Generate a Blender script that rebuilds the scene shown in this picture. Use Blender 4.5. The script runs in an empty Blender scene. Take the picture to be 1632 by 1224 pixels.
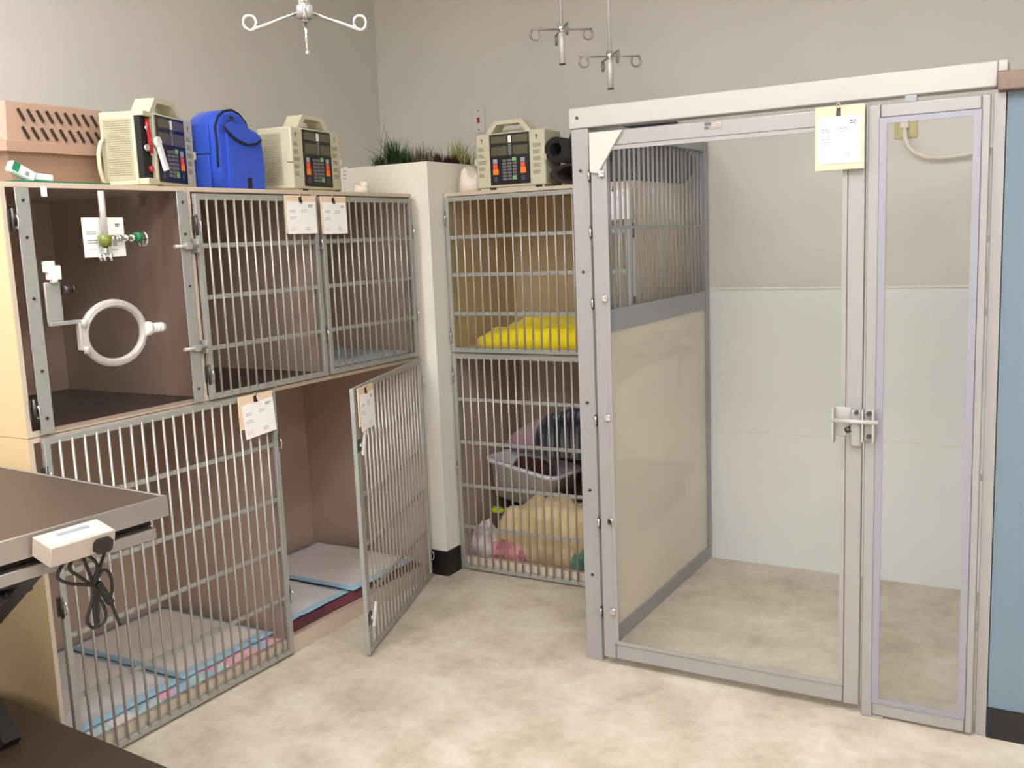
import bpy, bmesh, math, random
from mathutils import Vector, Matrix, noise
S = bpy.context.scene
COL = S.collection
PI = math.pi
random.seed(7)

# ------------------------------------------------------------------ helpers
def lin(c):
    return tuple(((v/255)/12.92 if v/255 <= .04045 else ((v/255+.055)/1.055)**2.4) for v in c) + (1,)

class G:
    """collects shapes into one bmesh"""
    def __init__(s):
        s.bm = bmesh.new(); s.M = Matrix.Identity(4); s.m = 0
    def _v(s, co): return s.bm.verts.new(s.M @ Vector(co))
    def _f(s, vs, smooth=False):
        try:
            f = s.bm.faces.new(vs); f.material_index = s.m; f.smooth = smooth; return f
        except ValueError: return None
    def box(s, a, b, bev=0, seg=2):
        (x0, y0, z0), (x1, y1, z1) = a, b
        v = [s._v(c) for c in ((x0,y0,z0),(x1,y0,z0),(x1,y1,z0),(x0,y1,z0),(x0,y0,z1),(x1,y0,z1),(x1,y1,z1),(x0,y1,z1))]
        fs = [s._f([v[i] for i in q]) for q in ((3,2,1,0),(4,5,6,7),(0,1,5,4),(1,2,6,5),(2,3,7,6),(3,0,4,7))]
        if bev:
            es = list({e for f in fs for e in f.edges})
            r = bmesh.ops.bevel(s.bm, geom=es, offset=bev, segments=seg, profile=.5, affect='EDGES')
            for f in r['faces']: f.material_index = s.m; f.smooth = True
        return s
    def bar(s, p, q, w, d, up=(0,0,1)):
        """rectangular bar from p to q, width w (sideways), depth d (along up)"""
        p, q = Vector(p), Vector(q); t = (q-p).normalized(); u = Vector(up)
        a = t.cross(u).normalized()*w/2; b = a.cross(t).normalized()*d/2
        v = [s._v(c+sa*a+sb*b) for c in (p, q) for sa, sb in ((-1,-1),(1,-1),(1,1),(-1,1))]
        for i in ((3,2,1,0),(4,5,6,7),(0,1,5,4),(1,2,6,5),(2,3,7,6),(3,0,4,7)): s._f([v[k] for k in i])
        return s
    def prism(s, poly, axis, lo, hi, smooth=False):
        """poly of 2D points; axis 'x','y','z' is the extrusion axis"""
        def P(a, b, t): return {'x': (t,a,b), 'y': (a,t,b), 'z': (a,b,t)}[axis]
        A = [s._v(P(a,b,lo)) for a, b in poly]; B = [s._v(P(a,b,hi)) for a, b in poly]
        n = len(poly)
        s._f(A); s._f(B[::-1])
        for i in range(n): s._f([A[i], B[i], B[(i+1)%n], A[(i+1)%n]], smooth)
        return s
    def tube(s, pts, r, n=8, closed=False, cap=True):
        pts = [Vector(p) for p in pts]; N = len(pts); rings = []
        rr = r if isinstance(r, (list, tuple)) else [r]*N
        prev = None
        for i, p in enumerate(pts):
            if closed: t = (pts[(i+1)%N]-pts[i-1]).normalized()
            else: t = (pts[min(i+1,N-1)]-pts[max(i-1,0)]).normalized()
            if prev is None:
                a = t.cross(Vector((0,0,1)))
                if a.length < .05: a = t.cross(Vector((0,1,0)))
            else: a = prev - t*prev.dot(t)
            a.normalize(); prev = a; b = t.cross(a)
            rings.append([s._v(p+rr[i]*(math.cos(2*PI*k/n)*a+math.sin(2*PI*k/n)*b)) for k in range(n)])
        for i in range(N if closed else N-1):
            A, B = rings[i], rings[(i+1)%N]
            for k in range(n): s._f([A[k], A[(k+1)%n], B[(k+1)%n], B[k]], True)
        if cap and not closed: s._f(rings[0][::-1]); s._f(rings[-1])
        return s
    def cyl(s, p, q, r, n=16, r2=None): return s.tube([p, q], [r, r if r2 is None else r2], n)
    def ring(s, c, R, r, ax=(0,1,0), n=24, m=8, a0=0, a1=2*PI, Rz=None):
        ax = Vector(ax).normalized(); u = ax.cross(Vector((0,0,1)))
        if u.length < .05: u = Vector((1,0,0))
        u.normalize(); w = u.cross(ax); c = Vector(c); Rz = Rz or R
        full = abs(a1-a0-2*PI) < 1e-6
        k = n if full else n+1
        return s.tube([c+R*math.cos(a0+(a1-a0)*i/n)*u+Rz*math.sin(a0+(a1-a0)*i/n)*w for i in range(k)], r, m, full)
    def ball(s, c, r, sc=(1,1,1), n=12):
        c = Vector(c); rows = []
        for i in range(1, n//2):
            t = PI*i/(n//2)
            rows.append([s._v(c+Vector((sc[0]*r*math.sin(t)*math.cos(2*PI*k/n), sc[1]*r*math.sin(t)*math.sin(2*PI*k/n), sc[2]*r*math.cos(t)))) for k in range(n)])
        T = s._v(c+Vector((0,0,sc[2]*r))); B = s._v(c-Vector((0,0,sc[2]*r)))
        for k in range(n):
            s._f([T, rows[0][k], rows[0][(k+1)%n]], True); s._f([B, rows[-1][(k+1)%n], rows[-1][k]], True)
            for i in range(len(rows)-1): s._f([rows[i][k], rows[i+1][k], rows[i+1][(k+1)%n], rows[i][(k+1)%n]], True)
        return s
    def heap(s, c, sx, sy, h, seed=0, nz=.35, fs=7, p=3.0, R=14, N=56, q=.5, fold=None):
        """closed heap of cloth: rounded footprint, folded top; fold(x,y)->height factor"""
        cx, cy, z0 = c; rows = []
        sd = Vector((seed*3.1, seed*1.7, seed*.9))
        for i in range(R+1):
            t = (i/R)**.8; row = []
            for k in range(N):
                a = 2*PI*k/N; ca, sa = math.cos(a), math.sin(a)
                rad = (abs(ca)**p+abs(sa)**p)**(-1/p)
                rad *= 1+.10*noise.noise(Vector((ca*1.7, sa*1.7, 0))+sd)
                lx, ly = t*rad*ca, t*rad*sa
                z = h*max(0, 1-t**4)**q
                f = noise.fractal(Vector((lx*sx*fs, ly*sy*fs, 0))+sd, 1.0, 2.0, 3)
                ridge = 1-abs(noise.noise(Vector((lx*sx*fs*1.4, ly*sy*fs*.7, 3))+sd))*2
                z *= 1+nz*(.6*f+.5*(ridge-.5))
                if fold: z *= fold(lx, ly)
                row.append(s._v((cx+lx*sx, cy+ly*sy, z0+max(z, 0) if i < R else z0)))
            rows.append(row)
            if i == 0:
                for v in row[1:]: s.bm.verts.remove(v)
                rows[0] = [row[0]]*N
        for i in range(R):
            for k in range(N):
                A, B, C, D = rows[i][k], rows[i+1][k], rows[i+1][(k+1)%N], rows[i][(k+1)%N]
                s._f([A, B, C] if A is D else [A, B, C, D], True)
        s._f(rows[R][::-1])
        return s
    def pad(s, x0, x1, y0, y1, z, th, seed=0, amp=.006, n=18, droop=0):
        """quilted pad: wavy top sheet with soft rim and a bottom"""
        sd = Vector((seed*2.3, seed, 0)); T, Bm = [], []
        for i in range(n+1):
            a, b = [], []
            for j in range(n+1):
                u, v = i/n, j/n
                x = x0+(x1-x0)*u+.006*noise.noise(Vector((v*5, i, 0))+sd); y = y0+(y1-y0)*v+.006*noise.noise(Vector((u*5, j, 9))+sd)
                e = min(u, 1-u, v, 1-v)
                k = min(1, e*n/1.2)
                zz = z+th*(.35+.65*k)+amp*noise.noise(Vector((x*9, y*9, 0))+sd)*k
                a.append(s._v((x, y, max(zz, z+.002)))); b.append(s._v((x, y, z)))
            T.append(a); Bm.append(b)
        for i in range(n):
            for j in range(n):
                s._f([T[i][j], T[i+1][j], T[i+1][j+1], T[i][j+1]], True)
                s._f([Bm[i][j+1], Bm[i+1][j+1], Bm[i+1][j], Bm[i][j]])
            s._f([T[i+1][0], T[i][0], Bm[i][0], Bm[i+1][0]], True); s._f([T[i][n], T[i+1][n], Bm[i+1][n], Bm[i][n]], True)
            s._f([T[0][i], T[0][i+1], Bm[0][i+1], Bm[0][i]], True); s._f([T[n][i+1], T[n][i], Bm[n][i], Bm[n][i+1]], True)
        return s

def obj(name, g, mats, parent=None, loc=None, rot=None, label=None, fix=True):
    if fix: bmesh.ops.recalc_face_normals(g.bm, faces=g.bm.faces[:])
    me = bpy.data.meshes.new(name); g.bm.to_mesh(me); g.bm.free()
    for m in (mats if isinstance(mats, (list, tuple)) else [mats]): me.materials.append(m)
    o = bpy.data.objects.new(name, me); COL.objects.link(o)
    if parent: o.parent = parent
    if loc is not None: o.location = loc
    if rot is not None: o.rotation_euler = rot
    if label: o['label'] = label
    return o
def tag(o, label, cat, group=None):
    o['label'] = label; o['category'] = cat
    if group: o['group'] = group
    return o
def thing(name, label, cat, loc=(0,0,0), rz=0, group=None):
    o = bpy.data.objects.new(name, None); COL.objects.link(o); o.empty_display_size = .1
    o.location = loc; o.rotation_euler = (0,0,rz)
    return tag(o, label, cat, group)
def struct(name, g, mats):
    o = obj(name, g, mats); o['kind'] = 'structure'; return o
def one(name, g, mats, label, cat, loc=(0,0,0), rot=(0,0,0), group=None):
    return tag(obj(name, g, mats, None, loc, rot), label, cat, group)

# ------------------------------------------------------------------ materials
MATS = {}
def base_mat(name):
    m = bpy.data.materials.new(name); m.use_nodes = True
    nt = m.node_tree; b = nt.nodes['Principled BSDF']; return m, nt, b
def mat(name, rgb, rough=.5, metal=0, var=0, vs=20, bump=0, bs=200, spec=.5, rgb2=None, emit=0, sheen=0):
    if name in MATS: return MATS[name]
    m, nt, b = base_mat(name); N, L = nt.nodes, nt.links
    c = lin(rgb)
    b.inputs['Base Color'].default_value = c; b.inputs['Roughness'].default_value = rough; b.inputs['Metallic'].default_value = metal
    b.inputs['Specular IOR Level'].default_value = spec
    if sheen: b.inputs['Sheen Weight'].default_value = sheen
    tc = N.new('ShaderNodeTexCoord')
    if var or rgb2:
        n = N.new('ShaderNodeTexNoise'); n.inputs['Scale'].default_value = vs; n.inputs['Detail'].default_value = 5
        L.new(tc.outputs['Object'], n.inputs['Vector'])
        mx = N.new('ShaderNodeMix'); mx.data_type = 'RGBA'
        c2 = lin(rgb2) if rgb2 else tuple(v*(1-var) for v in c[:3])+(1,)
        mx.inputs[6].default_value = c; mx.inputs[7].default_value = c2
        r = N.new('ShaderNodeValToRGB'); r.color_ramp.elements[0].position = .38; r.color_ramp.elements[1].position = .62
        L.new(n.outputs['Fac'], r.inputs[0]); L.new(r.outputs[0], mx.inputs[0]); L.new(mx.outputs[2], b.inputs['Base Color'])
    if bump:
        n2 = N.new('ShaderNodeTexNoise'); n2.inputs['Scale'].default_value = bs; n2.inputs['Detail'].default_value = 3
        L.new(tc.outputs['Object'], n2.inputs['Vector'])
        bp = N.new('ShaderNodeBump'); bp.inputs['Strength'].default_value = bump; bp.inputs['Distance'].default_value = .002
        L.new(n2.outputs['Fac'], bp.inputs['Height']); L.new(bp.outputs[0], b.inputs['Normal'])
    if emit:
        b.inputs['Emission Color'].default_value = c; b.inputs['Emission Strength'].default_value = emit
    MATS[name] = m; return m
def glass(name, tint, refl=1.0, rough=.02):
    """clear sheet: straight-through transmission with a Fresnel reflection"""
    m, nt, b = base_mat(name); N, L = nt.nodes, nt.links; N.remove(b)
    t = N.new('ShaderNodeBsdfTransparent'); t.inputs[0].default_value = tint
    gl = N.new('ShaderNodeBsdfGlossy'); gl.inputs['Roughness'].default_value = rough
    fr = N.new('ShaderNodeLayerWeight'); fr.inputs[0].default_value = .5
    pw = N.new('ShaderNodeMath'); pw.operation = 'POWER'; pw.inputs[1].default_value = 5
    mu = N.new('ShaderNodeMath'); mu.operation = 'MULTIPLY_ADD'; mu.inputs[1].default_value = .9*refl; mu.inputs[2].default_value = .03*refl
    mx = N.new('ShaderNodeMixShader')
    L.new(fr.outputs['Facing'], pw.inputs[0]); L.new(pw.outputs[0], mu.inputs[0]); L.new(mu.outputs[0], mx.inputs[0]); L.new(t.outputs[0], mx.inputs[1]); L.new(gl.outputs[0], mx.inputs[2])
    L.new(mx.outputs[0], N['Material Output'].inputs[0]); MATS[name] = m; return m
def fabric(name, a, b_, scale=18, kind='noise', rough=.9, c3=None):
    m, nt, b = base_mat(name); N, L = nt.nodes, nt.links
    b.inputs['Roughness'].default_value = rough; b.inputs['Specular IOR Level'].default_value = .15; b.inputs['Sheen Weight'].default_value = .25
    tc = N.new('ShaderNodeTexCoord'); mx = N.new('ShaderNodeMix'); mx.data_type = 'RGBA'
    mx.inputs[6].default_value = lin(a); mx.inputs[7].default_value = lin(b_)
    if kind == 'plaid':
        f = []
        for ax, ph in (('X', 0), ('Y', 1.3)):
            w = N.new('ShaderNodeTexWave'); w.bands_direction = ax; w.inputs['Scale'].default_value = scale; w.inputs['Phase Offset'].default_value = ph
            w.inputs['Distortion'].default_value = 1.2
            L.new(tc.outputs['Object'], w.inputs['Vector']); f.append(w)
        mu = N.new('ShaderNodeMath'); mu.operation = 'MULTIPLY'; L.new(f[0].outputs['Fac'], mu.inputs[0]); L.new(f[1].outputs['Fac'], mu.inputs[1])
        src = mu.outputs[0]
    else:
        n = N.new('ShaderNodeTexNoise'); n.inputs['Scale'].default_value = scale; n.inputs['Detail'].default_value = 2
        L.new(tc.outputs['Object'], n.inputs['Vector'])
        r = N.new('ShaderNodeValToRGB'); r.color_ramp.elements[0].position = .45; r.color_ramp.elements[1].position = .58
        L.new(n.outputs['Fac'], r.inputs[0]); src = r.outputs[0]
    L.new(src, mx.inputs[0]); out = mx.outputs[2]
    if c3:
        n3 = N.new('ShaderNodeTexNoise'); n3.inputs['Scale'].default_value = scale*.8; mp = N.new('ShaderNodeMapping'); mp.inputs[1].default_value = (5, 2, 1)
        L.new(tc.outputs['Object'], mp.inputs[0]); L.new(mp.outputs[0], n3.inputs['Vector'])
        r3 = N.new('ShaderNodeValToRGB'); r3.color_ramp.elements[0].position = .56; r3.color_ramp.elements[1].position = .62
        L.new(n3.outputs['Fac'], r3.inputs[0]); m3 = N.new('ShaderNodeMix'); m3.data_type = 'RGBA'; m3.inputs[7].default_value = lin(c3)
        L.new(r3.outputs[0], m3.inputs[0]); L.new(out, m3.inputs[6]); out = m3.outputs[2]
    L.new(out, b.inputs['Base Color'])
    nb = N.new('ShaderNodeTexNoise'); nb.inputs['Scale'].default_value = 160; L.new(tc.outputs['Object'], nb.inputs['Vector'])
    bp = N.new('ShaderNodeBump'); bp.inputs['Strength'].default_value = .35; bp.inputs['Distance'].default_value = .003
    L.new(nb.outputs['Fac'], bp.inputs['Height']); L.new(bp.outputs[0], b.inputs['Normal'])
    MATS[name] = m; return m
def pad_mat(name, centre, edge, width=.05):
    """absorbent pad: coloured border round a pale centre (generated coordinates)"""
    m, nt, b = base_mat(name); N, L = nt.nodes, nt.links
    b.inputs['Roughness'].default_value = .85; b.inputs['Specular IOR Level'].default_value = .2
    tc = N.new('ShaderNodeTexCoord'); sp = N.new('ShaderNodeSeparateXYZ'); L.new(tc.outputs['Generated'], sp.inputs[0])
    ds = []
    for k in (0, 1):
        a = N.new('ShaderNodeMath'); a.operation = 'SUBTRACT'; a.inputs[1].default_value = .5; L.new(sp.outputs[k], a.inputs[0])
        q = N.new('ShaderNodeMath'); q.operation = 'ABSOLUTE'; L.new(a.outputs[0], q.inputs[0]); ds.append(q)
    mxm = N.new('ShaderNodeMath'); mxm.operation = 'MAXIMUM'; L.new(ds[0].outputs[0], mxm.inputs[0]); L.new(ds[1].outputs[0], mxm.inputs[1])
    r = N.new('ShaderNodeValToRGB'); r.color_ramp.elements[0].position = .5-width-.015; r.color_ramp.elements[1].position = .5-width+.01
    r.color_ramp.elements[0].color = lin(centre); r.color_ramp.elements[1].color = lin(edge)
    L.new(mxm.outputs[0], r.inputs[0]); L.new(r.outputs[0], b.inputs['Base Color'])
    MATS[name] = m; return m
def quilt_mat(name, cols, scale):
    m, nt, b = base_mat(name); N, L = nt.nodes, nt.links; b.inputs['Roughness'].default_value = .9
    tc = N.new('ShaderNodeTexCoord'); v = N.new('ShaderNodeTexVoronoi'); v.inputs['Scale'].default_value = scale
    L.new(tc.outputs['Object'], v.inputs['Vector'])
    sp = N.new('ShaderNodeSeparateColor'); L.new(v.outputs['Color'], sp.inputs[0])
    r = N.new('ShaderNodeValToRGB'); r.color_ramp.interpolation = 'CONSTANT'
    el = r.color_ramp.elements
    while len(el) < len(cols): el.new(.5)
    for i, c in enumerate(cols): el[i].position = i/len(cols); el[i].color = lin(c)
    L.new(sp.outputs[0], r.inputs[0]); L.new(r.outputs[0], b.inputs['Base Color']); MATS[name] = m; return m
def floor_mat():
    m, nt, b = base_mat('beige_vinyl_tile'); N, L = nt.nodes, nt.links
    tc = N.new('ShaderNodeTexCoord')
    def nz(s, d=6, dist=.4):
        n = N.new('ShaderNodeTexNoise'); n.inputs['Scale'].default_value = s; n.inputs['Detail'].default_value = d; n.inputs['Distortion'].default_value = dist
        L.new(tc.outputs['Object'], n.inputs['Vector']); return n
    r = N.new('ShaderNodeValToRGB'); e = r.color_ramp.elements
    e[0].position = .30; e[0].color = lin((170,156,138)); e[1].position = .66; e[1].color = lin((212,202,188))
    k = e.new(.48); k.color = lin((196,183,165))
    n1, n2 = nz(5.5), nz(26, 4, .2)
    ad = N.new('ShaderNodeMix'); ad.data_type = 'FLOAT'; ad.inputs[0].default_value = .32
    L.new(n1.outputs['Fac'], ad.inputs[2]); L.new(n2.outputs['Fac'], ad.inputs[3]); L.new(ad.outputs[0], r.inputs[0])
    br = N.new('ShaderNodeTexBrick'); br.offset = 0; br.inputs['Scale'].default_value = 1; br.inputs['Brick Width'].default_value = .457; br.inputs['Row Height'].default_value = .457
    br.inputs['Mortar Size'].default_value = .0012; br.inputs['Color1'].default_value = (1,1,1,1); br.inputs['Color2'].default_value = (.95,.95,.95,1); br.inputs['Mortar'].default_value = (.86,.85,.83,1)
    L.new(tc.outputs['Object'], br.inputs['Vector'])
    mu = N.new('ShaderNodeMix'); mu.data_type = 'RGBA'; mu.blend_type = 'MULTIPLY'; mu.inputs[0].default_value = 1
    L.new(r.outputs[0], mu.inputs[6]); L.new(br.outputs[0], mu.inputs[7]); L.new(mu.outputs[2], b.inputs['Base Color'])
    b.inputs['Roughness'].default_value = .42; b.inputs['Specular IOR Level'].default_value = .35
    return m

WALL = mat('greige_wall_paint', (207,204,198), .75, var=.03, vs=3, bump=.25, bs=120)
FLOOR = floor_mat()
CEIL = mat('white_ceiling', (236,234,228), .9)
WALLW = mat('white_wall_paint', (226,222,212), .8)
BLUE = mat('blue_wall_paint', (111,129,143), .7, bump=.2, bs=120)
BLACKBASE = mat('black_vinyl_base', (26,24,26), .5)
PILLAR = mat('off_white_pillar_paint', (228,225,216), .7, bump=.2, bs=120)
WOODCAP = mat('taupe_wood_cap', (138,116,104), .5, var=.2, vs=30)
FRP = mat('pale_wall_lining', (222,228,228), .4, bump=.3, bs=90)
TRIMW = mat('white_trim', (222,222,214), .4)
CREAM = mat('cream_laminate', (222,196,152), .45)
EDGE = mat('pinkish_laminate_edge', (200,184,166), .45)
INNER = mat('taupe_laminate', (188,165,148), .5)
INNERT = mat('tan_laminate', (192,170,134), .5)
DARKFL = mat('dark_brown_tray', (70,54,50), .45)
STEEL = mat('brushed_cage_steel', (166,167,163), .42, .3, var=.06, vs=60)
BAR = mat('bright_bar_steel', (178,173,167), .35, .35)
CHROME = mat('chrome', (222,222,222), .12, 1)
DSTEEL = mat('dark_hardware', (86,82,80), .35, .8)
ALU = mat('satin_aluminium', (162,159,159), .42, .3)
ALUW = mat('white_aluminium', (182,179,177), .42, .15)
ALUD = mat('grey_aluminium', (150,154,158), .45, .45)
KPANEL = mat('almond_panel', (216,203,188), .3)
GLASS = glass('clear_glass', (.988,.988,.986,1), 1.0)
PLEXI = glass('smoky_acrylic', (.90,.875,.87,1), 1.0)
CLEARP = mat('clear_plastic', (206,200,196), .12, spec=.8); CLEARP.node_tree.nodes['Principled BSDF'].inputs['Alpha'].default_value = .66
WHITE = mat('white_plastic', (236,234,230), .35)
PAPER = mat('white_paper', (240,238,238), .8)
BUFF = mat('buff_card', (226,200,172), .75)
INK = mat('grey_print', (150,148,152), .8)
INKD = mat('dark_print', (70,68,72), .8)
INKR = mat('pink_print', (226,190,190), .8)
CLIPB = mat('black_clip', (40,38,36), .3, .4)
PUMPC = mat('cream_pump_plastic', (198,193,168), .4)
PUMPL = mat('pump_side_label', (172,166,142), .6)
PUMPD = mat('black_pump_panel', (30,29,36), .3)
LCD = mat('olive_display', (92,88,66), .2)
KEYG = mat('grey_keys', (128,126,126), .5, var=.5, vs=260)
KEYN = mat('green_keys', (120,178,110), .5)
KEYR = mat('red_keys', (238,84,66), .5)
KEYO = mat('orange_keys', (246,128,28), .5)
KEYB = mat('pale_keys', (150,156,166), .5)
RED = mat('red_tube', (170,30,34), .3)
BLUEB = mat('royal_blue_neoprene', (10,68,188), .65, bump=.2, bs=400, sheen=.3)
BLACKF = mat('black_fabric', (22,22,26), .8)
TANP = mat('tan_carrier_plastic', (172,141,121), .5, bump=.15, bs=300)
TAND = mat('dull_tan_plastic', (152,124,106), .5)
SLOT = mat('dark_slot', (48,34,28), .8)
GREENM = mat('green_mat', (22,110,84), .5)
GREEND = mat('green_screen', (30,128,88), .4)
RUBBER = mat('black_rubber', (30,29,31), .7, bump=.3, bs=250)
RUBBERB = mat('brown_black_rubber', (46,36,36), .7, bump=.3, bs=250)
YELLOW = mat('yellow_fleece', (236,212,14), .95, bump=.5, bs=120, sheen=.3)
CREAMF = fabric('cream_fleece', (210,188,148), (194,170,128), 14)
PINKF = fabric('pink_cloth', (214,150,150), (176,104,112), 22)
WHITEF = fabric('white_cloth', (222,210,210), (190,176,180), 10)
GREENF = fabric('green_cloth', (92,140,116), (66,104,92), 20)
NAVYF = fabric('navy_cloth', (22,24,52), (30,26,36), 10)
MAROON = fabric('maroon_cloth', (110,52,62), (92,44,56), 12)
QUILTP = fabric('grey_pink_quilt', (168,152,148), (176,120,146), 9, c3=(150,138,138))
PLAIDN = fabric('navy_plaid', (34,38,52), (120,124,124), 14, 'plaid', c3=(60,64,58))
PLAIDR = fabric('red_black_plaid', (34,22,24), (112,34,36), 16, 'plaid', c3=(56,48,36))
FLORAL = fabric('dark_floral', (40,34,32), (170,152,120), 15, c3=(112,60,56))
BLACKC = fabric('black_cloth', (18,17,20), (30,28,30), 8)
LIME = mat('lime_cloth', (176,196,40), .9)
TUB = mat('white_tub_plastic', (214,210,216), .4)
PADW = pad_mat('white_blue_pad', (230,224,222), (158,194,214), .055)
PADW2 = pad_mat('white_blue_pad_thin', (228,222,222), (158,194,214), .055)
PADB = mat('pale_blue_pad', (178,192,194), .85, var=.1, vs=8)
QUILT = quilt_mat('pink_blue_quilt', [(226,168,184),(160,190,208),(218,210,208),(226,180,192),(184,204,206)], 16)
TABLE = mat('brown_table_top', (76,61,50), .5, var=.06, vs=70)
TSTEEL = mat('table_steel', (172,164,158), .3, .7)
NAVYST = mat('black_painted_steel', (26,25,30), .4)
CORD = mat('black_cord', (20,19,20), .5)
BOXC = mat('grey_scale_box', (172,160,148), .45)
DISP = mat('grey_lcd', (140,138,142), .3)
PLATEW = mat('white_wall_plate', (206,204,198), .4)
PLATEY = mat('ivory_plate', (186,172,110), .4)
CABLEW = mat('white_cable', (216,210,198), .5)
LEAFG = mat('dark_green_leaf', (34,66,26), .6, rgb2=(62,92,36), vs=12)
LEAFY = mat('yellow_green_leaf', (132,150,60), .6, rgb2=(176,168,96), vs=14)
LEAFR = mat('dark_red_leaf', (92,40,42), .7, rgb2=(66,28,30), vs=20)
LEAFB = mat('dusty_brown_leaf', (116,92,84), .7, rgb2=(92,96,76), vs=16)
SOIL = mat('dark_moss', (44,42,30), .95, var=.4, vs=30)
LAMP = mat('lamp_diffuser', (251,252,255), .5, emit=17)

# ------------------------------------------------------------------ the room
XW, YB, ZC = -.635, 2.325, 2.75       # left wall, back wall, ceiling
RX, RY = 5.2, -4.2
struct('floor', G().box((XW-.1,RY-.1,-.06),(RX+.1,YB+.1,0)), FLOOR)
struct('ceiling', G().box((XW-.1,RY-.1,ZC),(RX+.1,YB+.1,ZC+.06)), CEIL)
struct('wall_left', G().box((XW-.1,RY-.1,0),(XW,YB+.1,ZC)), WALL)
struct('wall_back', G().box((XW,YB,0),(RX,YB+.1,ZC)), WALL)
struct('wall_right', G().box((RX,RY,0),(RX+.1,YB+.1,ZC)), WALLW)
struct('wall_front', G().box((XW,RY-.1,0),(RX,RY,ZC)), WALLW)
# blue half wall beside the run, with its wooden cap and black base
struct('wall_half', G().box((2.083,1.212,0),(3.9,1.33,1.650)), BLUE)
struct('trim_1', G().box((2.062,1.18,1.651),(3.93,1.36,1.694), .004), WOODCAP)
struct('baseboard_right', G().box((2.083,1.203,0),(3.9,1.2115,.082)), BLACKBASE)
struct('wall_partition', G().box((2.083,1.331,0),(2.13,YB-.002,1.65)), FRP)
# corner pillar / planter wall
g = G(); T = .045
g.box((XW+.001,1.683,0),(.061,1.683+T,1.655)); g.box((.061-T,1.683+T,0),(.061,YB-.001,1.655)); g.box((XW+.001,1.683+T,0),(.061-T,YB-.001,1.632))
struct('wall_corner', g, PILLAR)
g = G(); g.box((XW+.3,1.6765,0),(.067,1.6828,.103)); g.box((.0612,1.6828,0),(.067,1.775,.103))
struct('baseboard_corner', g, BLACKBASE)
# pale lining on the wall inside the run
struct('wall_lining', G().box((.96,YB-.006,0),(2.082,YB-.0005,1.112)), FRP)
struct('trim_2', G().box((.96,YB-.010,1.1125),(2.082,YB-.0005,1.124), .002), TRIMW)
struct('trim_3', G().box((.96,YB-.008,.5395),(2.082,YB-.0062,.5425)), TRIMW)

# ceiling troffers
def ceiling_light(x, y, rz, label):
    t = thing('ceiling_light', label, 'ceiling light', (x, y, ZC-.05), rz, 'fluorescent ceiling panels')
    g = G()
    for a, b in (((-.62,-.32,0),(-.59,.32,.049)),((.59,-.32,0),(.62,.32,.049)),((-.59,-.32,0),(.59,-.29,.049)),((-.59,.29,0),(.59,.32,.049))): g.box(a, b)
    obj('light_frame', g, TRIMW, t)
    obj('diffuser', G().box((-.588,-.288,.01),(.588,.288,.03)), LAMP, t)
for x, y, rz, lb in ((.30,-.75,PI/2,'white fluorescent ceiling panel over the exam table'),(1.75,-.35,PI/2,'white fluorescent ceiling panel in front of the glass run'),(2.6,-2.3,PI/2,'white fluorescent ceiling panel at the far end of the room'),(.6,-2.6,PI/2,'white fluorescent ceiling panel by the left wall behind the exam table'),(3.7,-.8,PI/2,'added white ceiling fill panel right of the glass run'),(1.6,-3.3,PI/2,'added white ceiling fill panel by the front wall')):  # last two panels are added as fill light on the cage fronts
    ceiling_light(x, y, rz, lb)

# ------------------------------------------------------------------ cages
def shell(root, x0, x1, z0, z1, d, fl, inner=INNER, sill=True):
    """open fronted laminate body: outer skin, taupe inside, floor raised to fl"""
    e = .0006; p = .012
    g = G()
    g.m = 0
    g.box((x0+e,.0,z0),(x0+p,d,z1)); g.box((x1-p,.0,z0),(x1-e,d,z1)); g.box((x0+p,.0,z1-p),(x1-p,d,z1)); g.box((x0+p,d-p,z0),(x1-p,d,z1-p)); g.box((x0+p,.0,z0),(x1-p,d-p,z0+p))
    obj('cage_body', g, CREAM, root)
    g = G(); q = .002
    g.box((x0+p,.004,fl),(x0+p+q,d-p,z1-p)); g.box((x1-p-q,.004,fl),(x1-p,d-p,z1-p)); g.box((x0+p+q,.004,z1-p-q),(x1-p-q,d-p,z1-p)); g.box((x0+p+q,d-p-q,fl),(x1-p-q,d-p,z1-p-q))
    obj('lining', g, inner, root)
    g = G(); b = .0008
    g.box((x0+b,-.0028,z0+.0005),(x0+p+.001,-.0004,z1-.0005)); g.box((x1-p-.001,-.0028,z0+.0005),(x1-b,-.0004,z1-.0005)); g.box((x0+p+.001,-.0028,z1-p-.001),(x1-p-.001,-.0004,z1-.0005)); g.box((x0+p+.001,-.0028,z0+.0005),(x1-p-.001,-.0004,fl))
    obj('edge_trim', g, EDGE, root)
def tray(root, x0, x1, d, z0, fl, m):
    obj('cage_floor', G().box((x0+.0145,.002,z0+.0125),(x1-.0145,d-.0145,fl)), m, root)

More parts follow.
